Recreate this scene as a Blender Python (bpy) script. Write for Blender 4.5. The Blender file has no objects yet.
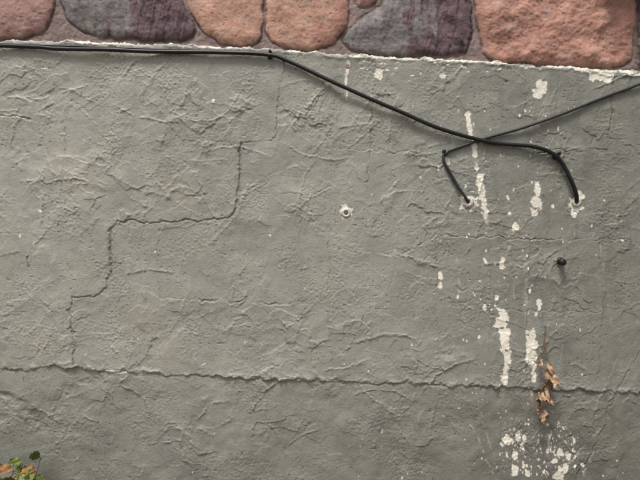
import bpy, bmesh, math, random
import numpy as np
from mathutils import Vector, Matrix
S=0.0025; GY=580.0
rs=np.random.RandomState(7); random.seed(5)
def W(px,py,d=0.0):      # wall coordinates (units of 2.5 mm) -> world, d metres out of the wall
    return Vector(((px-320)*S,-d,(GY-py)*S))
# ---------------------------------------------------------------- noise
def perlin(x,y,seed=0):
    r=np.random.RandomState(seed); perm=r.permutation(256); perm=np.concatenate([perm,perm])
    ang=r.rand(256)*2*np.pi; gx=np.cos(ang).astype(np.float32); gy=np.sin(ang).astype(np.float32)
    xi=np.floor(x).astype(np.int32); yi=np.floor(y).astype(np.int32)
    xf=(x-xi).astype(np.float32); yf=(y-yi).astype(np.float32); xi&=255; yi&=255
    xi1=(xi+1)&255; yi1=(yi+1)&255
    u=xf*xf*xf*(xf*(xf*6-15)+10); v=yf*yf*yf*(yf*(yf*6-15)+10)
    a=perm[perm[xi]+yi]; b=perm[perm[xi1]+yi]; c=perm[perm[xi]+yi1]; d=perm[perm[xi1]+yi1]
    n00=gx[a]*xf+gy[a]*yf; n10=gx[b]*(xf-1)+gy[b]*yf
    n01=gx[c]*xf+gy[c]*(yf-1); n11=gx[d]*(xf-1)+gy[d]*(yf-1)
    return ((n00*(1-u)+n10*u)*(1-v)+(n01*(1-u)+n11*u)*v)*1.5
def fbm(x,y,sc,o=4,seed=0,g=0.5):
    t=0;a=1;s=0
    for k in range(o):
        t=t+a*perlin(x/sc*2**k+13.7*k,y/sc*2**k-7.3*k,seed+k*17); s+=a; a*=g
    return t/s*1.4
def sst(a,b,x):
    t=np.clip((x-a)/(b-a),0,1); return t*t*(3-2*t)
def axis(lo,dl,dh,hi,st,mx=7):
    mid=np.arange(dl,dh+st*.5,st); L=[];c=dl;s=st
    while c>lo: s=min(s*1.12,mx); c-=s; L.append(c)
    R=[];c=mid[-1];s=st
    while c<hi: s=min(s*1.12,mx); c+=s; R.append(c)
    return np.array(L[::-1]+list(mid)+R)
def interp(pts,x):
    return np.interp(x,[p[0] for p in pts],[p[1] for p in pts])
def grid_mesh(name,ax,ay,H,col,extra=None):
    ny,nx=H.shape
    X,Y=np.meshgrid(ax,ay)
    co=np.empty((ny*nx,3),np.float32)
    co[:,0]=((X-320)*S).ravel(); co[:,1]=(-H*S).ravel(); co[:,2]=((GY-Y)*S).ravel()
    i=np.arange(ny-1)[:,None]*nx+np.arange(nx-1)[None,:]
    q=np.stack([i,i+nx,i+nx+1,i+1],-1).reshape(-1,4).astype(np.int32)
    me=bpy.data.meshes.new(name)
    me.vertices.add(ny*nx); me.vertices.foreach_set('co',co.ravel())
    me.loops.add(q.size); me.loops.foreach_set('vertex_index',q.ravel())
    me.polygons.add(len(q)); me.polygons.foreach_set('loop_start',np.arange(0,q.size,4,dtype=np.int32))
    me.update(calc_edges=True)
    me.polygons.foreach_set('use_smooth',np.ones(len(q),bool))
    at=me.color_attributes.new('Col','FLOAT_COLOR','POINT')
    c4=np.ones((ny*nx,4),np.float32); c4[:,:3]=np.clip(col.reshape(-1,3),0,1); at.data.foreach_set('color',c4.ravel())
    me.validate()
    ob=bpy.data.objects.new(name,me); bpy.context.scene.collection.objects.link(ob)
    return ob
# ---------------------------------------------------------------- materials
def mat(name,col,rough=0.6,spec=0.4,attr=False,nscale=300,namp=0.15,bscale=500,bdist=0.0004,bstr=0.6,col2=None,det=5):
    m=bpy.data.materials.new(name); m.use_nodes=True; nt=m.node_tree; N=nt.nodes; L=nt.links
    b=N['Principled BSDF']; b.inputs['Roughness'].default_value=rough; b.inputs['Specular IOR Level'].default_value=spec
    tc=N.new('ShaderNodeTexCoord')
    n1=N.new('ShaderNodeTexNoise'); n1.inputs['Scale'].default_value=nscale; n1.inputs['Detail'].default_value=3; n1.inputs['Roughness'].default_value=0.65
    L.new(tc.outputs['Object'],n1.inputs['Vector'])
    mr=N.new('ShaderNodeMapRange'); mr.inputs[1].default_value=0.3; mr.inputs[2].default_value=0.7
    mr.inputs[3].default_value=1-namp; mr.inputs[4].default_value=1+namp; L.new(n1.outputs['Fac'],mr.inputs[0])
    mx=N.new('ShaderNodeVectorMath'); mx.operation='SCALE'; L.new(mr.outputs[0],mx.inputs['Scale'])
    if attr:
        a=N.new('ShaderNodeAttribute'); a.attribute_name='Col'; L.new(a.outputs['Color'],mx.inputs[0])
    elif col2:
        n3=N.new('ShaderNodeTexNoise'); n3.inputs['Scale'].default_value=nscale*0.35; n3.inputs['Detail'].default_value=3; L.new(tc.outputs['Object'],n3.inputs['Vector'])
        r=N.new('ShaderNodeValToRGB'); r.color_ramp.elements[0].position=0.38; r.color_ramp.elements[1].position=0.62
        r.color_ramp.elements[0].color=(*col,1); r.color_ramp.elements[1].color=(*col2,1)
        L.new(n3.outputs['Fac'],r.inputs[0]); L.new(r.outputs[0],mx.inputs[0])
    else: mx.inputs[0].default_value=col
    L.new(mx.outputs[0],b.inputs['Base Color'])
    n2=N.new('ShaderNodeTexNoise'); n2.inputs['Scale'].default_value=bscale; n2.inputs['Detail'].default_value=2; n2.inputs['Roughness'].default_value=0.6
    L.new(tc.outputs['Object'],n2.inputs['Vector'])
    bp=N.new('ShaderNodeBump'); bp.inputs['Distance'].default_value=bdist; bp.inputs['Strength'].default_value=bstr
    L.new(n2.outputs['Fac'],bp.inputs['Height']); L.new(bp.outputs[0],b.inputs['Normal'])
    return m
# ================================================================ STUCCO WALL
ax=axis(-760,-12,652,1400,0.6); ay=axis(30,42,490,600,0.6,5)
X,Y=np.meshgrid(ax,ay); X=X.astype(np.float32); Y=Y.astype(np.float32)
wx=fbm(X,Y,45,3,11)*9+fbm(X,Y,9,2,12)*1.6; wy=fbm(X,Y,45,3,21)*9+fbm(X,Y,9,2,22)*1.6
XW=X+wx; YW=Y+wy
jx=fbm(X,Y,12,3,31)*3.2+fbm(X,Y,3.5,2,33)*0.9; jy=fbm(X,Y,12,3,41)*3.2+fbm(X,Y,3.5,2,43)*0.9
H=fbm(X,Y,160,3,51)*2.0+fbm(XW,YW,40,3,61)*0.70
act=sst(-0.10,0.40,fbm(X,Y,75,3,65))          # where the trowel left the surface busy
# overlapping skims of mortar: ragged contour steps
for sc,sd,amp,th in ((85,71,0.52,0.06),(60,75,0.44,0.16),(34,78,0.28,0.26),(110,81,0.48,-0.12),(130,87,0.42,0.2)):
    n=fbm(XW,YW*1.15,sc,4,sd,0.48)
    m=sst(0.0,0.40,fbm(X,Y,50,2,sd+3)+0.12)*(0.45+0.55*act)
    H+=amp*sst(th-0.010,th+0.012,n)*m + amp*0.45*np.exp(-((n-th-.015)/0.022)**2)*m
# stippled rough zones and pits
mask=sst(0.15,0.5,fbm(X,Y,80,3,91)); r1=1-np.abs(perlin(XW/6,YW/7,95))*2.2; r2=1-np.abs(perlin(X/3.0,Y/2.8,96))*2
H+=mask*(0.20*np.clip(r1,0,1)**2+0.12*np.clip(r2,0,1))
mask2=sst(0.05,0.5,fbm(X,Y,45,3,98)); gr=fbm(X,Y,2.6,2,99); H+=mask2*0.22*np.clip(gr*2,-0.3,1)
lump=fbm(XW,YW,10,4,105,.6); H+=(0.04+0.15*act)*lump
H+=gr*0.040+fbm(X,Y,5,3,101)*0.06
pit=sst(0.50,0.72,fbm(X,Y,3.2,2,107))*sst(-0.1,.4,fbm(X,Y,40,2,108)); H-=pit*0.45
# trowel swipes
def win(x0,x1,y0,y1):
    return (slice(max(np.searchsorted(ay,y0),0),np.searchsorted(ay,y1)),slice(np.searchsorted(ax,x0),np.searchsorted(ax,x1)))
brk=fbm(X,Y,17,3,115,.6)
def stroke(cx,cy,R,a0,a1,amp,w,side,tail,jn=0.25,keep=-0.2):
    aa=np.linspace(a0,a1,24); xs=cx+R*np.cos(aa); ys=cy+R*np.sin(aa); p=26
    s=win(xs.min()-p,xs.max()+p,ys.min()-p,ys.max()+p)
    if s[0].stop-s[0].start<2 or s[1].stop-s[1].start<2: return
    x=X[s]+wx[s]*0.35+jx[s]*jn-cx; y=Y[s]+wy[s]*0.35+jy[s]*jn-cy; r=np.hypot(x,y); d=(r-R)*side
    am=(a0+a1)/2; a=(np.arctan2(y,x)-am+np.pi)%(2*np.pi)-np.pi; t=np.abs(a)/((a1-a0)/2)
    e=(1-sst(0.5,1.0,t))*sst(keep-.25,keep+.15,brk[s])
    ww=w*(1+0.6*lump[s])
    h=np.exp(-(d/ww)**2)*(1+.8*gr[s])+np.where(d>0,0.6*np.exp(-d/tail),0)*sst(-0.5,0.8,d)
    H[s]+=(amp*e*h).astype(np.float32)
for k in range(1500):
    far=k<420
    x=rs.uniform(-760,1400) if far else rs.uniform(-20,660); y=rs.uniform(50,590) if far else rs.uniform(60,490)
    i=min(np.searchsorted(ay,y),len(ay)-1); j=min(np.searchsorted(ax,x),len(ax)-1)
    if act[i,j]<rs.uniform(-.12,.9): continue
    R=rs.choice([rs.uniform(16,45),rs.uniform(40,220),rs.uniform(60,260)]); L=rs.uniform(22,95) if R>50 else rs.uniform(14,42)
    th=rs.uniform(0,2*np.pi); da=min(L/R,2.6)
    stroke(x-R*math.cos(th),y-R*math.sin(th),R,th-da/2,th+da/2,rs.uniform(0.10,0.42)*rs.choice([1,1,0.6,1.5]),rs.uniform(0.6,1.4),rs.choice([-1,1]),rs.uniform(4,16))
for (x,y,R,t0,t1,a) in ((300,430,52,3.3,5.0,0.9),(250,150,120,3.6,4.6,.5),(120,415,28,4.2,6.6,.7),(150,330,60,4.2,5.3,.6),(430,330,90,1.7,2.7,.5),
    (590,300,60,3.4,4.4,.6),(380,160,80,0.2,1.2,.4),(60,150,50,3.1,4.2,.5),(480,430,70,3.6,4.7,.6),(330,300,70,.9,1.8,.5),(200,60,60,0.9,2.1,.5),(90,300,400,-.15,.12,.45),(210,320,160,-.3,.2,.4),
    (160,100,45,3.4,5.2,.6),(70,250,70,4.0,5.2,.5),(400,210,100,3.0,3.7,.4),(230,440,40,3.3,4.8,.6),(380,450,60,4.1,5.4,.6),(620,180,60,2.4,3.4,.5),(330,90,70,1.2,2.4,.45)):
    stroke(x,y,R,t0,t1,a,1.0,1,12,.5,-.35)
base=np.array([0.300,0.301,0.254],np.float32)
C=np.ones(X.shape+(3,),np.float32)*base
tone=0.965+0.10*fbm(X,Y,150,3,111)+0.11*fbm(XW,YW,30,4,113)+0.07*fbm(X,Y,6,3,114)
tone*=1-0.22*pit
dirt_shade=np.zeros_like(X)  # dark mask: crack dirt, hole darkening and painted shade under the ledge
# ledge where the upper coat ends
led=interp([(-760,366),(0,370),(60,367),(130,372),(200,376),(300,380),(400,383),(500,387),(640,393),(1400,400)],X)+jy*1.2
dl=Y-led
var=0.30+0.70*sst(-.4,.4,fbm(X,Y,45,3,119))
H+=np.where(dl<0,1.2*np.exp(dl/26),0)*var
H-=sst(-1.5,2.6,dl)*(1.2+0.5*fbm(X,Y,40,2,120))*var
H+=0.9*np.exp(-((dl+2.2)/1.9)**2)*sst(-0.1,0.5,fbm(X,Y,14,4,121))
H-=0.6*np.exp(-((dl-1.0)/1.5)**2)*sst(-0.2,0.4,fbm(X,Y,30,3,123))
H-=sst(0,110,dl)*2.0
dirt_shade=np.maximum(dirt_shade,0.34*np.exp(-((dl-0.8)/1.6)**2)*sst(-0.25,0.5,fbm(X,Y,26,3,124)))  # ledge's shade painted as a patchy dark band just below it
tone*=1-0.12*sst(-3,12,dl)-0.15*sst(20,120,dl)  # dirtier lower coat, plus light falloff towards the bottom painted into the tone
# cracks
def pdist(pts,x,y):
    D=np.full(x.shape,1e9,np.float32); sg=np.zeros_like(D)
    for (x0,y0),(x1,y1) in zip(pts[:-1],pts[1:]):
        vx,vy=x1-x0,y1-y0; l2=vx*vx+vy*vy
        t=np.clip(((x-x0)*vx+(y-y0)*vy)/l2,0,1); dx=x-(x0+t*vx); dy=y-(y0+t*vy); d=np.hypot(dx,dy)
        cr=np.sign(vx*dy-vy*dx); u=d<D; D=np.where(u,d,D); sg=np.where(u,cr,sg)
    return D,sg
def crack(pts,depth,w,dk,step=0,gap=0.0,seed=0,jit=1.0):
    xs=[p[0] for p in pts]; ys=[p[1] for p in pts]; p=18
    s=win(min(xs)-p,max(xs)+p,min(ys)-p,max(ys)+p)
    D,sg=pdist(pts,X[s]+jx[s]*jit,Y[s]+jy[s]*jit)
    g=sst(gap-0.35,gap+0.1,fbm(X[s],Y[s],22,3,200+seed)) if gap>-1 else 1
    var=0.75+0.5*fbm(X[s],Y[s],8,2,210+seed)
    H[s]-=depth*np.exp(-(D/w)**2)*g*var
    H[s]+=step*np.exp(-D/7)*(sg>0)*sst(0,1.5,D)+0.25*depth*np.exp(-((D-w*2)/w)**2)*g
    dirt_shade[s]=np.maximum(dirt_shade[s],dk*np.exp(-(D/(w*1.15))**2)*g*np.clip(var,0,1.1))
mainA=[(241,142),(239,180),(237,208),(231,217),(222,220),(180,222),(118,221),(111,228),(111,262),(107,288),(98,295),(74,297),(70,312),(75,340),(74,366)]
crack(mainA,0.65,0.9,0.44,0.45,-0.35,1,0.9)
crack(mainA,0.25,2.8,0.18,0.0,-0.3,2,0.9)
crack([(286,46),(284,72),(279,82),(277,133),(272,140),(241,142)],0.5,0.7,0.36,0.25,-0.15,3,0.8)
crack([(241,144),(239,205)],0.5,1.1,0.42,0,-2,30,0.9)
crack([(111,232),(110,288)],0.4,1.0,0.38,0,-2,31,0.9)
crack([(437,235),(480,237),(530,239),(562,240)],0.7,0.6,0.42,0.40,-0.1,4)
crack([(562,240),(608,239),(640,242)],0.4,0.6,0.22,0.2,0.0,41)
crack([(437,235),(438,262),(434,300),(440,340)],0.5,0.7,0.28,0.2,0.0,5)
crack([(613,70),(611,110),(606,150),(560,151),(540,151)],0.7,0.6,0.42,0.3,-0.1,6)
crack([(530,240),(529,300),(524,380)],0.6,0.7,0.32,0.2,-0.05,7)
crack([(500,392),(502,440),(496,490)],0.6,0.7,0.35,0,0.0,8)
crack([(200,300),(250,302),(292,306)],0.6,0.9,0.32,0.3,-0.2,9)
crack([(372,90),(371,140),(366,200)],0.5,0.7,0.25,0.2,0.0,10)
crack([(0,116),(24,117),(30,122)],0.9,0.8,0.45,0.2,-0.5,11)
crack([(31,255),(29,268)],0.9,0.8,0.5,0.2,-2,12)
crack([(640,350),(612,400),(600,440),(580,478)],0.6,0.7,0.3,0.3,0,13)
crack([(340,250),(400,255),(436,236)],0.4,0.7,0.22,0.2,0,14)
crack([(65,120),(64,160),(60,215)],0.4,0.8,0.22,0.25,-0.1,15)
crack([(160,222),(158,260),(160,297),(200,300)],0.3,0.7,0.18,0.25,-0.1,50)
crack([(330,225),(329,300),(332,378)],0.35,0.6,0.2,0.2,0.05,51)
crack([(340,150),(400,152),(446,154)],0.35,0.6,0.2,0.2,0.0,52)
crack([(437,154),(437,235)],0.35,0.6,0.2,0.2,0.05,53)
crack([(600,242),(604,300),(598,388)],0.4,0.6,0.25,0.2,0.0,54)
crack([(445,305),(500,310),(560,312),(600,312)],0.4,0.6,0.22,0.2,0.05,55)
crack([(400,385),(402,430),(396,480)],0.4,0.6,0.22,0.2,0.05,56)
crack([(0,235),(30,232),(60,222),(110,222)],0.3,0.6,0.15,0.2,0.05,57)
crack([(560,66),(556,110),(562,150)],0.4,0.6,0.22,0.2,0.05,58)
crack([(-200,221),(-120,222),(-118,300),(-60,302)],0.8,0.9,0.4,0.2,-0.3,16)
crack([(760,150),(758,240),(850,244),(852,330)],0.8,0.9,0.4,0.2,-0.3,17)
crack([(-5,392),(20,405),(42,428)],1.2,4.5,0.22,0.3,-2,18,1.5)
crack([(0,402),(18,414),(30,430)],0.7,2.0,0.30,0.3,-.3,19,1.5)
# scratches (light)
light=np.zeros_like(X)
def scratch(pts,w,a,gap=-2,seed=0,jit=.6):
    xs=[p[0] for p in pts]; ys=[p[1] for p in pts]
    s=win(min(xs)-9,max(xs)+9,min(ys)-9,max(ys)+9)
    D,_=pdist(pts,X[s]+jx[s]*jit,Y[s]+jy[s]*jit)
    g=sst(gap-0.2,gap+0.15,fbm(X[s],Y[s],9,3,300+seed)) if gap>-1 else 1
    light[s]=np.maximum(light[s],a*np.exp(-(D/w)**2)*g)
# flaked paint
chip=np.zeros_like(X); cn=fbm(X,Y,11,3,130)*0.60+fbm(X,Y,4.5,3,133)*0.42
def blob(cx,cy,rx,ry,rot=0,n=1.0):
    p=max(rx,ry)*1.7+3; s=win(cx-p,cx+p,cy-p,cy+p); x=X[s]-cx; y=Y[s]-cy
    c,sn=math.cos(rot),math.sin(rot); u=(x*c+y*sn)/rx; v=(-x*sn+y*c)/ry
    q=(np.abs(u)**2.6+np.abs(v)**2.6)**(1/2.6)
    f=1-q+cn[s]*n
    chip[s]=np.maximum(chip[s],sst(0.0,min(0.45/min(rx,ry),.5),f))
def near(cx,cy):
    i=min(np.searchsorted(ay,cy),len(ay)-1); j=min(np.searchsorted(ax,cx),len(ax)-1); return cn[i,j]
for b in ((468,119,2.9,8),(470,131,2.6,7),(474,145,2.8,6),(475,155,2.6,6),(477,166,2.8,5),(480,179,3.2,8),(482,191,3.0,8),(484,203,3.0,8),(486,214,2.2,7),
    (446,161,3,3.5),(541,84,6,5),(539,92,5,5),(543,89,4,5),(538,190,3.2,9),(537,202,4.6,8),(534,211,4,4),(510,213,2.5,2.5),(515,227,3,4.5),(502,262,3,5.5),
    (440,275,2.5,5),(440,284,2.5,4),(378,73,4,5),(501,312,6,4),(502,322,7,7),(503,333,5.5,7),(504,344,5,7),(506,356,4,7),(505,368,3,5),(504,377,3.5,7),
    (531,336,5,7),(532,346,6.5,8),(531,356,5.5,7),(534,365,3.5,5),(534,377,2.5,5),(540,303,3,5),(555,381,1.6,6,.3),(497,298,2.2,3),(553,206,1.5,2),
    (519,437,3,5),(508,440,4,6),(516,456,2.5,4),(515,472,4,7),(524,463,1.5,3),(529,475,3,4),(562,452,3,4),(556,462,3,5),(567,470,3,5),(549,452,2,3),(560,476,4,5),(570,458,2,4),
    (600,76,12,5),(592,70,8,3.5),(606,79,5,5),(610,72,7,3),(625,72,9,2.2),(562,66,18,2.0),(535,65,11,2.2),(500,63,14,1.6),(475,61,10,1.4),(455,60,14,1.9),(437,58,12,2.3),(412,58,12,1.8),(385,57,14,1.6),(360,56,14,1.7),
    (635,75,8,2.0),(582,68,10,2.4),(348,67,2,8),(346,80,1.6,7),(347,92,1,5),(438,168,1.3,3),(443,76,3.5,2.5),
    (346,213,6.5,6.8),(468,202,8,8.5),(577,204,6.5,9),(580,196,5,5),(575,214,3,4),
    (40,210,3,2),(214,101,1.6,1.6),(92,369,5,1.4),(108,370,7,1.4),(125,372,6,1.4),(140,374,3,1.1),(20,369,5,.8),(203,364,5,.9,-.5),(45,68,5,.8),(330,380,8,.8),(432,386,7,.9),(478,388,6,.8),
    (150,43,45,1.1),(120,43,35,1.3),(90,42,22,1.4),(210,47,25,1.2),(300,51,20,1.1),(395,250,.9,2.5),(523,250,.9,2),(486,250,1,2),(490,130,1.2,2.2),(528,268,1,2.2),(457,297,1.3,2.2),(530,290,1.3,4),(604,200,1,2),(520,115,1,2),(548,130,1.2,1.8),(592,225,1.2,2.2),(580,330,1,2),(622,240,1.2,1.4)):
    blob(*b)
def crumb(cx,cy,s=1.0):
    k=s*math.exp(random.gauss(-.4,.5)); blob(cx,cy,min(k*random.uniform(.6,1.1),2.4),min(k*random.uniform(.8,2.2),4),random.uniform(-.5,.5),.8)
for k in range(250):
    cx=random.choice([475,484,503,530,533,560])+random.gauss(0,8); cy=random.uniform(110,478)
    if near(cx,cy)<random.gauss(-.05,.2): continue
    crumb(cx,cy)
for k in range(230):
    t=random.random(); cx=552+22*t*random.choice([-1,.3,1])+random.gauss(5,5); cy=478-55*random.random()**1.5
    if near(cx,cy)<random.gauss(-.05,.15): continue
    crumb(cx,cy,1.15)
for k in range(90):
    crumb(random.gauss(517,9),random.gauss(454,18),.95)
for k in range(70): blob(random.uniform(340,640),60+random.gauss(5,4),random.uniform(.7,3.0),random.uniform(.5,1.3))
for k in range(200): crumb(random.uniform(350,645),random.uniform(60,480),.65)
for k in range(60): crumb(random.uniform(-10,350),random.uniform(60,480),.6)
for k in range(60): blob(random.choice([random.uniform(-740,-20),random.uniform(660,1380)]),random.uniform(70,500),random.uniform(3,7),random.uniform(3,10))
for i,q in enumerate((([(549,440),(560,478)],1.2,.6,.0),([(566,470),(610,418)],.8,.5,.0),([(556,384),(566,330)],.7,.3,.1),([(470,420),(495,478)],.8,.5,.1),([(478,400),(500,478)],.6,.35,.1),
    ([(575,230),(574,258)],.8,.35,0),([(512,275),(514,300)],.7,.4,0),([(458,250),(459,300)],1.,.4,.1),([(455,300),(470,330)],.6,.3,.1),([(346,58),(347,100)],1.0,.5,-.2),([(468,110),(488,225)],2.0,.35,0.05),([(525,255),(532,400)],2.2,.3,.05),([(505,300),(505,400)],3,.25,.1),
    ([(380,420),(430,432)],.6,.25,.1),([(600,240),(612,330)],.6,.3,.1),([(360,110),(352,180)],.6,.2,.1),([(540,400),(552,478)],3,.25,.05),([(585,478),(600,440)],1,.35,0))):
    scratch(q[0],q[1],q[2],q[3],i)
H-=chip*0.32
topb=interp([(-760,40),(0,40),(70,41),(200,45),(262,48),(340,53),(470,60),(560,66),(640,72),(1400,90)],X)+jy*0.8
dt=Y-topb
H+=0.9*np.exp(-((dt-3)/2.2)**2)*(0.6+0.6*fbm(X,Y,14,3,140))
H-=9*sst(1.0,-4.0,dt)
edge=np.exp(-((dt-1.2)/1.8)**2)*sst(-0.35,0.25,fbm(X,Y,18,3,141)+np.where(X>335,.2,-0.02))
# screw holes
for (cx,cy,r) in ((346,213,2.4),(468,202,2.2),(577,201,2.4)):
    s=win(cx-8,cx+8,cy-8,cy+8); rr=np.hypot(X[s]-cx,Y[s]-cy); H[s]-=1.6*(1-sst(r*.7,r*1.3,rr)); dirt_shade[s]=np.maximum(dirt_shade[s],0.85*(1-sst(r*.8,r*1.4,rr)))
for (cx,cy) in ((214,101),(163,141),(305,268),(120,262)):
    s=win(cx-5,cx+5,cy-5,cy+5); rr=np.hypot(X[s]-cx,Y[s]-cy); H[s]+=0.8*np.exp(-(rr/1.2)**2)
# stains, then light falloff painted into the tone
st=sst(0.0,0.5,fbm(X,Y*0.22,14,4,150))*sst(440,500,X)*sst(660,600,X)
tone*=1-0.13*st
st2=sst(0.1,0.6,fbm(X,Y*0.3,40,4,153)); tone*=1-0.07*st2
tone*=1-0.26*sst(300,620,X)*sst(760,640,X)  # light falling off to the right, painted into the base colour
tone*=1+0.09*sst(300,40,X)*sst(420,330,Y)  # brighter light at upper left, painted into the base colour
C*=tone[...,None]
C*=(1+0.018*fbm(X,Y,70,2,160)[...,None]*np.array([1,0,-1],np.float32))
d_=np.clip(dirt_shade,0,1)[...,None]; C=C*(1-d_)+np.array([0.07,0.064,0.052],np.float32)*d_
l_=np.clip(light,0,1)[...,None]; C=C*(1-l_)+np.array([0.55,0.53,0.47],np.float32)*l_
e_=np.clip(edge,0,1)[...,None]*0.7; C=C*(1-e_)+np.array([0.54,0.51,0.45],np.float32)*e_
white=np.array([0.74,0.71,0.60],np.float32)*(1+0.15*fbm(X,Y,5,3,170))[...,None]
hol=np.clip(dirt_shade,0,1)*(dirt_shade>0.5)
c_=(chip*(1-hol))[...,None]; C=C*(1-c_)+white*c_
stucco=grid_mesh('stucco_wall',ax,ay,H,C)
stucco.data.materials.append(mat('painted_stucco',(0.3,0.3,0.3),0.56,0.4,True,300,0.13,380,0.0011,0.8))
def hgt(px,py):
    return float(H[min(np.searchsorted(ay,py),len(ay)-1),min(np.searchsorted(ax,px),len(ax)-1)])*S
# ================================================================ STONE WALL
ax2=axis(-760,-12,652,1400,0.65); ay2=axis(-900,-6,82,100,0.65,5)
X2,Y2=np.meshgrid(ax2,ay2); X2=X2.astype(np.float32); Y2=Y2.astype(np.float32)
jx2=fbm(X2,Y2,16,4,401)*2.4; jy2=fbm(X2,Y2,16,4,411)*2.4
XJ=X2+jx2; YJ=Y2+jy2
def sdf(poly,x,y):
    d=np.full(x.shape,1e9,np.float32); ins=np.zeros(x.shape,bool); n=len(poly)
    for i in range(n):
        x0,y0=poly[i]; x1,y1=poly[(i+1)%n]; vx,vy=x1-x0,y1-y0
        t=np.clip(((x-x0)*vx+(y-y0)*vy)/(vx*vx+vy*vy+1e-9),0,1); d=np.minimum(d,np.hypot(x-x0-t*vx,y-y0-t*vy))
        if abs(vy)>1e-9: ins^=((y0>y)!=(y1>y))&(x<vx*(y-y0)/vy+x0)
    return np.where(ins,d,-d)
def chaikin(p,k=2):
    for _ in range(k):
        q=[]
        for i in range(len(p)):
            a=p[i];b=p[(i+1)%len(p)]
            q+=[(a[0]*.8+b[0]*.2,a[1]*.8+b[1]*.2),(a[0]*.2+b[0]*.8,a[1]*.2+b[1]*.8)]
        p=q
    return p
ROSE=(0.345,0.215,0.185);ORG=(0.46,0.275,0.205);GREY=(0.20,0.185,0.18);PUR=(0.15,0.102,0.112);RED=(0.40,0.222,0.172);DK=(0.11,0.085,0.085);TAN=(0.40,0.30,0.22)
stones=[([(-70,-80),(50,-84),(58,-20),(52,14),(46,30),(22,38),(-20,39),(-72,36)],ROSE,ROSE,0,0),
 ([(62,-60),(176,-66),(181,0),(192,18),(196,34),(172,42),(130,39),(88,34),(68,21),(59,2)],GREY,PUR,132,1),
 ([(184,-62),(258,-70),(263,-10),(263,30),(257,44),(238,47),(216,41),(199,27),(186,2)],ORG,ORG,0,0),
 ([(269,-70),(345,-72),(350,2),(347,24),(336,43),(310,51),(284,48),(266,36),(266,0)],ORG,RED,330,0),
 ([(352,-70),(384,-72),(380,0),(368,6),(354,6)],RED,ROSE,370,0),
 ([(392,-74),(466,-74),(469,0),(473,30),(468,51),(452,57),(400,56),(356,52),(341,43),(350,28),(372,10),(386,2)],GREY,PUR,426,1),
 ([(474,-80),(634,-84),(636,0),(635,40),(629,68),(560,65),(485,60),(480,34),(474,6)],RED,ROSE,700,0),
 ([(641,-80),(720,-84),(722,74),(639,72),(638,40)],DK,ROSE,700,0)]
SD=np.full(X2.shape,-50,np.float32); C2=np.zeros(X2.shape+(3,),np.float32); IDN=np.zeros_like(X2); VE=np.zeros_like(X2); LG=np.zeros_like(X2)
mixn=fbm(X2,Y2*.35,13,4,405)
cells=[];yy=90.0
while yy>-960:
    hh=rs.uniform(75,110); xx=-860+rs.uniform(0,60)
    while xx<1480:
        ww=rs.uniform(70,170); cells.append((xx+ww/2,yy-hh/2,ww,hh)); xx+=ww
    yy-=hh
for (cx,cy,ww,hh) in cells:
    x0,x1,y0,y1=cx-ww/2+4,cx+ww/2-4,cy-hh/2+4,cy+hh/2-4
    if x1>-74 and x0<726 and y1>-88:
        if y0>=-92: continue
        y1=min(y1,-92)
        if y1-y0<18: continue
    if y1>34 and x1<0: y1=34
    if y1-y0<18: continue
    k=rs.rand(8)*14
    pl=chaikin([(x0+k[0],y0),(cx,y0-k[1]*.2),(x1-k[2],y0+k[3]),(x1,cy),(x1-k[4],y1-k[5]*.4),(cx,y1),(x0+k[6],y1-k[7]*.4),(x0,cy)],1)
    pal=[ROSE,ORG,GREY,PUR,RED,TAN]; c=pal[rs.randint(6)]
    stones.append((pl,c,pal[rs.randint(6)] if rs.rand()<.2 else c,cx,int(c in(GREY,PUR))))
for i,(pl,ca,cb,bx,ve) in enumerate(stones):
    if i<8: pl=chaikin(pl,2)
    xs=[p[0] for p in pl]; ys=[p[1] for p in pl]
    s=(slice(np.searchsorted(ay2,min(ys)-14),np.searchsorted(ay2,max(ys)+14)),slice(np.searchsorted(ax2,min(xs)-14),np.searchsorted(ax2,max(xs)+14)))
    if s[0].stop-s[0].start<1 or s[1].stop-s[1].start<1: continue
    d=sdf(pl,XJ[s],YJ[s]); u=d>SD[s]; SD[s]=np.where(u,d,SD[s])
    if bx: mixf=sst(-9,9,X2[s]+0.3*Y2[s]+mixn[s]*34-bx)
    else: mixf=np.zeros_like(d)
    col=np.array(ca)*(1-mixf[...,None])+np.array(cb)*mixf[...,None]
    C2[s]=np.where(u[...,None],col,C2[s]); IDN[s]=np.where(u,rs.uniform(0,50),IDN[s]); VE[s]=np.where(u,ve*(0.35+0.65*mixf),VE[s]); LG[s]=np.where(u,1.8 if i==6 else rs.uniform(.6,1.2),LG[s])
ins=sst(-0.6,0.8,SD)
mort=fbm(X2,Y2,14,4,421)*0.9+fbm(X2,Y2,4,3,423)*0.4
bul=(1-np.exp(-np.clip(SD,0,99)/4.0))*3.0
rough=fbm(X2+IDN*9,Y2,30,5,431,0.5)*2.2*LG+fbm(X2,Y2,4,2,433)*0.20
H2=-1.6+mort*(1-ins)+ins*(0.8+bul+rough*(0.3+0.7*sst(0,10,SD)))-sst(2.0,-1.0,np.abs(SD+1.0))*0.9
H2-=sst(66,80,Y2)*6
vein=VE*sst(0.05,0.5,perlin((X2*1.0+Y2*0.22+jx2*1.2)/3.2,Y2/70+IDN,451)+0.5*perlin((X2+Y2*.22)/1.5,Y2/50,453))
C2*=(1+0.28*fbm(X2+IDN*3,Y2,22,4,461)+0.16*fbm(X2,Y2,3.0,3,463))[...,None]
C2=C2*(1-0.45*vein[...,None])
blk=sst(0.18,0.32,fbm(X2,Y2*1.3,18,4,473))*VE; C2*=(1-0.5*blk)[...,None]
lich=sst(0.2,0.55,fbm(X2,Y2,12,4,471))*0.38*(1-VE*.7); C2=C2*(1-lich[...,None])+np.array([0.45,0.37,0.32])*lich[...,None]
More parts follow.
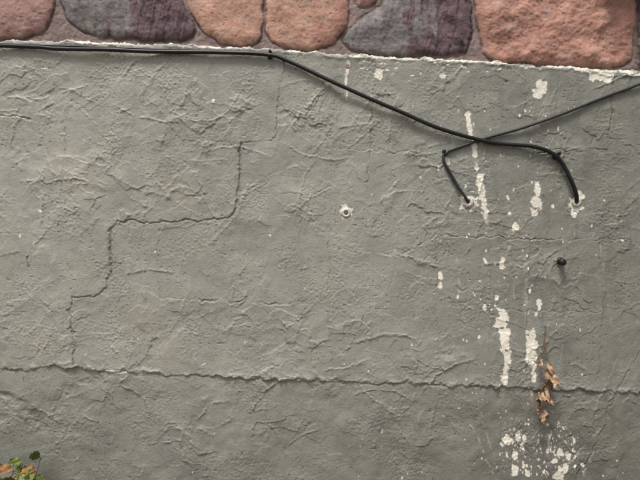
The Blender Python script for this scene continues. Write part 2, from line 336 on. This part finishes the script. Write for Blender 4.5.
pits=sst(0.50,0.7,fbm(X2,Y2,3.4,2,475)); H2-=pits*0.30*ins; C2*=(1-0.28*pits*ins)[...,None]
mc=np.array([0.24,0.185,0.168])*(1+0.3*fbm(X2,Y2,12,4,481))[...,None]
gap_=np.exp(-((SD+0.6)/1.2)**2)*sst(-.4,.3,fbm(X2,Y2,15,2,485))
C2=C2*ins[...,None]+mc*(1-ins[...,None]); C2*=(1-.55*gap_)[...,None]
stone=grid_mesh('stone_wall',ax2,ay2,H2,C2)
stone.data.materials.append(mat('sandstone_and_mortar',(0.3,0.2,0.2),0.85,0.2,True,380,0.20,500,0.0009,0.8))
# ================================================================ small things
def mkobj(name,bm,m,smooth=True,parent=None):
    me=bpy.data.meshes.new(name); bm.to_mesh(me); bm.free()
    for p in me.polygons: p.use_smooth=smooth
    ob=bpy.data.objects.new(name,me); bpy.context.scene.collection.objects.link(ob); me.materials.append(m)
    if parent: ob.parent=parent
    return ob
def catmull(P,n=10):
    P=[Vector(p) for p in P]; P=[P[0]*2-P[1]]+P+[P[-1]*2-P[-2]]; out=[]
    for i in range(1,len(P)-2):
        a,b,c,d=P[i-1:i+3]
        for k in range(n):
            t=k/n; out.append(0.5*((2*b)+(c-a)*t+(2*a-5*b+4*c-d)*t*t+(3*b-a-3*c+d)*t**3))
    out.append(P[-2]); return out
def tube(bm,pts,r,seg=12,r1=None):
    rings=[]; n=len(pts)
    for i,p in enumerate(pts):
        t=(pts[min(i+1,n-1)]-pts[max(i-1,0)]).normalized(); u=t.cross(Vector((0,1,0)))
        if u.length<1e-3: u=t.cross(Vector((1,0,0)))
        u.normalize(); v=t.cross(u); rr=r if r1 is None else r+(r1-r)*i/(n-1)
        rings.append([bm.verts.new(p+(u*math.cos(a)+v*math.sin(a))*rr) for a in [2*math.pi*k/seg for k in range(seg)]])
    for a,b in zip(rings[:-1],rings[1:]):
        for k in range(seg): bm.faces.new((a[k],a[(k+1)%seg],b[(k+1)%seg],b[k]))
    bm.faces.new(rings[0]); bm.faces.new(rings[-1][::-1])
black=mat('black_cable_jacket',(0.010,0.010,0.011),0.45,0.4,False,60,0.2,300,0.0002,0.3)
grey=mat('weathered_cable_jacket',(0.032,0.032,0.033),0.5,0.4,False,60,0.25,300,0.0002,0.3)
def cable(name,P,r,m):
    bm=bmesh.new(); tube(bm,catmull([W(x,y,o) for x,y,o in P],12),r); return mkobj(name,bm,m)
o=0.008
c1=cable('coaxial_cable',[(-700,30,.012),(-300,41,.012),(0,47,o),(60,50.3,o+.001),(110,51,o),(150,52.8,o),(220,53.7,o),(268,56,o),(290,63,o),(330,82,.010),(365,98,.011),(400,113,.011),(440,130,.011),(490,143,o),(530,147,o),(549,153,o),(560,163,o),(569,181,.010),(574,193,.008),(576,199,.003),(577,201,-.004)],0.0049,black)
c2=cable('coaxial_cable',[(1300,-200,.02),(900,-22,.018),(720,49,.014),(640,84,.010),(600,99,.008),(560,115,.007),(520,129,.007),(484,139,.006),(455,149,.006),(444,154,.007),(443,161,.007),(448,171,.008),(457,187,.009),(464,197,.008),(467,201,.004),(468,202,-.004)],0.0036,grey)
c3=cable('thin_wire',[(-700,26,.010),(-300,37,.010),(-20,44.5,.008),(50,46.8,.008),(150,50.4,.009),(225,52,.008),(262,54,.009),(272,57,.008),(282,60,.006),(284,62,-.004)],0.0018,black)
def clip(px,py,ang,r,m):
    e=bpy.data.objects.new('cable_clip',None); bpy.context.scene.collection.objects.link(e); e.location=W(px,py,hgt(px,py))
    bm=bmesh.new(); n=14; w=0.0045
    prof=[(-r*1.5,0.0)]+[(math.cos(math.pi-a)*r*1.35,0.007+math.sin(a)*r*1.3) for a in [math.pi*k/n for k in range(n+1)]]+[(r*1.5,0.0)]
    inn=[(x*.72,y if y<.001 else y-.0012) for x,y in prof]
    R=[]
    for (x,y),(xi,yi) in zip(prof,inn):
        R.append([bm.verts.new((-w,-y,x)),bm.verts.new((w,-y,x)),bm.verts.new((w,-yi,xi)),bm.verts.new((-w,-yi,xi))])
    for a,b in zip(R[:-1],R[1:]):
        for k in range(4): bm.faces.new((a[k],a[(k+1)%4],b[(k+1)%4],b[k]))
    bmesh.ops.recalc_face_normals(bm,faces=bm.faces)
    a_=mkobj('saddle',bm,m,False,e)
    bm=bmesh.new(); bmesh.ops.create_cone(bm,cap_ends=True,segments=16,radius1=.0042,radius2=.0036,depth=.011,matrix=Matrix.Translation((0,-.0055,r*2.0))@Matrix.Rotation(math.pi/2,4,'X'))
    bmesh.ops.create_cone(bm,cap_ends=True,segments=16,radius1=.003,radius2=.0024,depth=.003,matrix=Matrix.Translation((0,-.0125,r*2.0))@Matrix.Rotation(math.pi/2,4,'X'))
    mkobj('nail_boss',bm,m,False,e); e.rotation_euler=(0,ang,0); return e
clip(270,56.5,0.1,.0048,black); clip(555,157,0.75,.0048,black); clip(445,154,-0.6,.0036,grey)
def ring(name,px,py,r0,r1,h,m,d=0.0):
    bm=bmesh.new(); seg=28; base=W(px,py,hgt(px+5,py)+d); prof=[(r0,-.004),(r0,h),(r0+(r1-r0)*.4,h*1.25),(r1,h*.6),(r1,-.004)]; R=[]
    for k in range(seg):
        a=2*math.pi*k/seg; j=1+random.uniform(-.1,.1); R.append([bm.verts.new(base+Vector((math.cos(a)*q*j,-z,math.sin(a)*q*j))) for q,z in prof])
    for k in range(seg):
        for i in range(len(prof)-1): bm.faces.new((R[k][i],R[(k+1)%seg][i],R[(k+1)%seg][i+1],R[k][i+1]))
    bmesh.ops.recalc_face_normals(bm,faces=bm.faces); return mkobj(name,bm,m)
putty=mat('white_sealant',(0.66,0.64,0.58),0.6,0.3,False,500,0.15,400,.0008,.8,col2=(0.45,0.42,0.36))
metal=mat('dull_screw_metal',(0.16,0.15,0.14),0.45,0.6,False,500,0.3,400,.0003,.5,col2=(0.07,.06,.05))
ring('wall_anchor',346,213,.0055,.0125,.0022,putty)
bm=bmesh.new(); b0=W(346,213,hgt(351,213))
bmesh.ops.create_uvsphere(bm,u_segments=18,v_segments=10,radius=.0052,matrix=Matrix.Translation(b0+Vector((0,.0005,0)))@Matrix.Diagonal((1,.5,1,1)))
mkobj('screw',bm,metal)
ring('cable_sealant',468,202,.0045,.0140,.003,putty); ring('cable_sealant',577,202,.0055,.0120,.003,putty)
bm=bmesh.new(); base=W(560,261,hgt(560,261)); seg=20
prof=[(.0092,-.003),(.0092,.003),(.0070,.0045),(.0062,.010),(.0080,.0115),(.0082,.015),(.0062,.0175),(.0005,.018)]; R=[]
for k in range(seg):
    a=2*math.pi*k/seg; R.append([bm.verts.new(base+Vector((math.cos(a)*q,-z,math.sin(a)*q-z*.15))) for q,z in prof])
for k in range(seg):
    for i in range(len(prof)-1): bm.faces.new((R[k][i],R[(k+1)%seg][i],R[(k+1)%seg][i+1],R[k][i+1]))
bmesh.ops.recalc_face_normals(bm,faces=bm.faces); mkobj('cable_cap',bm,black)
# ---- leaves
def leaf(bm,base,dirv,nrm,L,Wd,lobes,curl,crump,cup=0.3,nu=16,nv=5):
    dirv=dirv.normalized(); side=dirv.cross(nrm).normalized(); nrm=side.cross(dirv).normalized(); G=[]
    ph=random.uniform(0,9)
    for i in range(nu+1):
        t=i/nu; w=Wd*(math.sin(math.pi*min(1,t*.93+.04))**.75)*(1-.35*t)
        if lobes: w*=0.72+0.42*abs(math.sin(math.pi*t*lobes))**.8
        w=max(w,Wd*.02); ang=curl*t
        c=base+dirv*(L*(math.sin(ang)/curl if abs(curl)>1e-3 else t))+nrm*(L*((1-math.cos(ang))/curl if abs(curl)>1e-3 else 0))
        n2=(nrm*math.cos(ang)-dirv*math.sin(ang)); row=[]
        for j in range(-nv,nv+1):
            s=j/nv; zz=cup*w*abs(s)**1.3+crump*Wd*(math.sin(t*11+s*4+ph)*.5+math.sin(t*23-s*7+ph*2)*.3)*(.3+abs(s))
            row.append(bm.verts.new(c+side*(w*s*(1-.25*cup*abs(s)))+n2*zz+dirv*(L*.10*abs(s)*(1 if lobes else .3))))
        G.append(row)
    for a,b in zip(G[:-1],G[1:]):
        for j in range(2*nv): bm.faces.new((a[j],a[j+1],b[j+1],b[j]))
dry=mat('dry_leaf',(0.21,0.125,0.07),0.75,0.2,False,260,0.3,300,.0008,.7,col2=(0.42,0.30,0.20))
twig=mat('dry_twig',(0.16,0.10,0.06),0.8,0.2,False,300,0.3,500,.0004,.7)
e=bpy.data.objects.new('dried_vine',None); bpy.context.scene.collection.objects.link(e)
bm=bmesh.new()
h=lambda x,y:hgt(x,y)
tube(bm,catmull([W(545,326,h(545,326)+.001),W(543,345,h(543,345)+.006),W(546,362,.012),W(541,380,.014),W(538,398,.012),W(537,414,.010)],8),.0013,6,.0009)
tube(bm,catmull([W(543,346,h(543,345)+.005),W(538,356,.012),W(535,362,.014)],6),.0009,6,.0006)
tube(bm,catmull([W(541,380,.014),W(547,384,.02),W(549,390,.02)],6),.0009,6,.0006)
mkobj('twig',bm,twig,True,e)
bm=bmesh.new()
for (x,y,d,dx,dz,L,w,cu,cr) in ((540,357,.010,-.6,-.5,.032,.010,1.2,.3),(545,360,.012,.2,-1,.034,.009,1.0,.3),(542,368,.014,.5,-1,.052,.018,1.5,.32),(547,377,.016,-.3,-1,.042,.015,-1.3,.35),
   (541,390,.014,-.8,-.7,.046,.017,1.7,.3),(539,394,.014,.5,-.6,.036,.014,1.3,.35),(538,402,.012,-.5,-1,.052,.020,1.4,.35),(537,405,.014,.3,-1,.044,.017,-1.3,.3),(537,398,.02,-.9,.1,.030,.012,1.2,.4),(543,384,.014,-.1,-1,.04,.008,.8,.3)):
    leaf(bm,W(x,y,d),Vector((dx,-.15,dz)),Vector((random.uniform(-.4,.4),-1,random.uniform(-.2,.5))),L,w,0,cu,cr,.7)
mkobj('curled_leaves',bm,dry,True,e)
green=mat('yellowing_leaf',(0.08,0.13,0.026),0.5,0.35,False,90,0.25,300,.0006,.6,col2=(0.24,0.25,0.06))
red=mat('autumn_leaf',(0.20,0.07,0.03),0.55,0.35,False,120,0.25,300,.0006,.6,col2=(0.22,0.20,0.05))
stemm=mat('plant_stem',(0.12,0.10,0.04),0.6,0.3)
e=bpy.data.objects.new('weed_plant',None); bpy.context.scene.collection.objects.link(e)
bs=bmesh.new(); bl=bmesh.new(); br=bmesh.new(); root=W(14,581,.06)
tips=[(48,452,.03),(42,458,.04),(34,455,.045),(27,460,.05),(38,466,.06),(20,466,.06),(30,473,.07),(12,470,.07),(-12,472,.07),(50,474,.05),(-36,495,.09),(18,478,.09),(42,482,.08),(26,468,.04),(6,478,.05)]
for (tx,ty,td) in tips:
    tp=W(tx,ty,td); mid=root.lerp(tp,.5)+Vector((random.uniform(-.02,.02),-.01,.02)); P=catmull([root,mid,tp],10); tube(bs,P,.0018,7,.0008)
    n=9
    for k in range(n):
        t=.40+.60*k/(n-1); p=P[min(int(t*(len(P)-1)),len(P)-1)]; a=k*2.4+tx
        dv=Vector((math.cos(a),-.2+.3*math.sin(a),.05+.45*math.sin(a*1.7)))
        leaf(br if (k+int(tx))%5==0 else bl,p,dv,Vector((random.uniform(-.5,.5),-.9,.5)),random.uniform(.028,.048),random.uniform(.010,.016),3.5,random.uniform(.2,.9),.18,.25)
mkobj('stems',bs,stemm,True,e); mkobj('leaves',bl,green,True,e); mkobj('red_leaves',br,red,True,e)
# ---- window sill at top right, above the stones
bm=bmesh.new(); bmesh.ops.create_cube(bm,size=1,matrix=Matrix.Translation(W(770,-24,.025))@Matrix.Diagonal((.86,.07,.052,1)))
bmesh.ops.bevel(bm,geom=bm.edges[:],offset=.004,segments=2,affect='EDGES')
mkobj('window_sill',bm,mat('sill_concrete',(0.42,0.41,0.39),.8,.2),False)
# ---- ground
gm=mat('soil_and_gravel',(0.11,0.085,0.06),.95,.1,False,60,.3,90,.01,.8,col2=(0.19,0.16,0.12))
bm=bmesh.new(); bmesh.ops.create_grid(bm,x_segments=60,y_segments=60,size=60,matrix=Matrix.Translation((0,0,0)))
for v in bm.verts: v.co.z=random.uniform(-.01,.004)
mkobj('ground',bm,gm)
# ================================================================ light, camera
sc=bpy.context.scene
w=bpy.data.worlds.new('World'); sc.world=w; w.use_nodes=True; nt=w.node_tree
sky=nt.nodes.new('ShaderNodeTexSky'); sky.sky_type='NISHITA'; sky.sun_disc=False
el=math.radians(65); az=math.radians(208)   # compass direction of the sun, behind camera to the left
sky.sun_elevation=el; sky.sun_rotation=az; sky.dust_density=6; sky.air_density=1.0; sky.ozone_density=0.6
nt.links.new(sky.outputs[0],nt.nodes['Background'].inputs['Color']); nt.nodes['Background'].inputs['Strength'].default_value=0.14
sd=bpy.data.lights.new('sun','SUN'); sd.energy=3.0; sd.angle=math.radians(15); sd.color=(1,.985,.96)
so=bpy.data.objects.new('sun',sd); sc.collection.objects.link(so)
D=Vector((math.sin(az)*math.cos(el),math.cos(az)*math.cos(el),math.sin(el)))
so.rotation_euler=D.to_track_quat('Z','Y').to_euler(); so.location=(0,-3,5)
cd=bpy.data.cameras.new('camera'); co=bpy.data.objects.new('camera',cd); sc.collection.objects.link(co)
co.location=(0,-1.16,(GY-240)*S); co.rotation_euler=(math.pi/2,0,0); cd.sensor_width=36; cd.lens=36*1.16/1.6; cd.clip_end=500; cd.clip_start=.01
sc.camera=co
sc.view_settings.view_transform='Standard'; sc.view_settings.look='None'; sc.view_settings.exposure=0
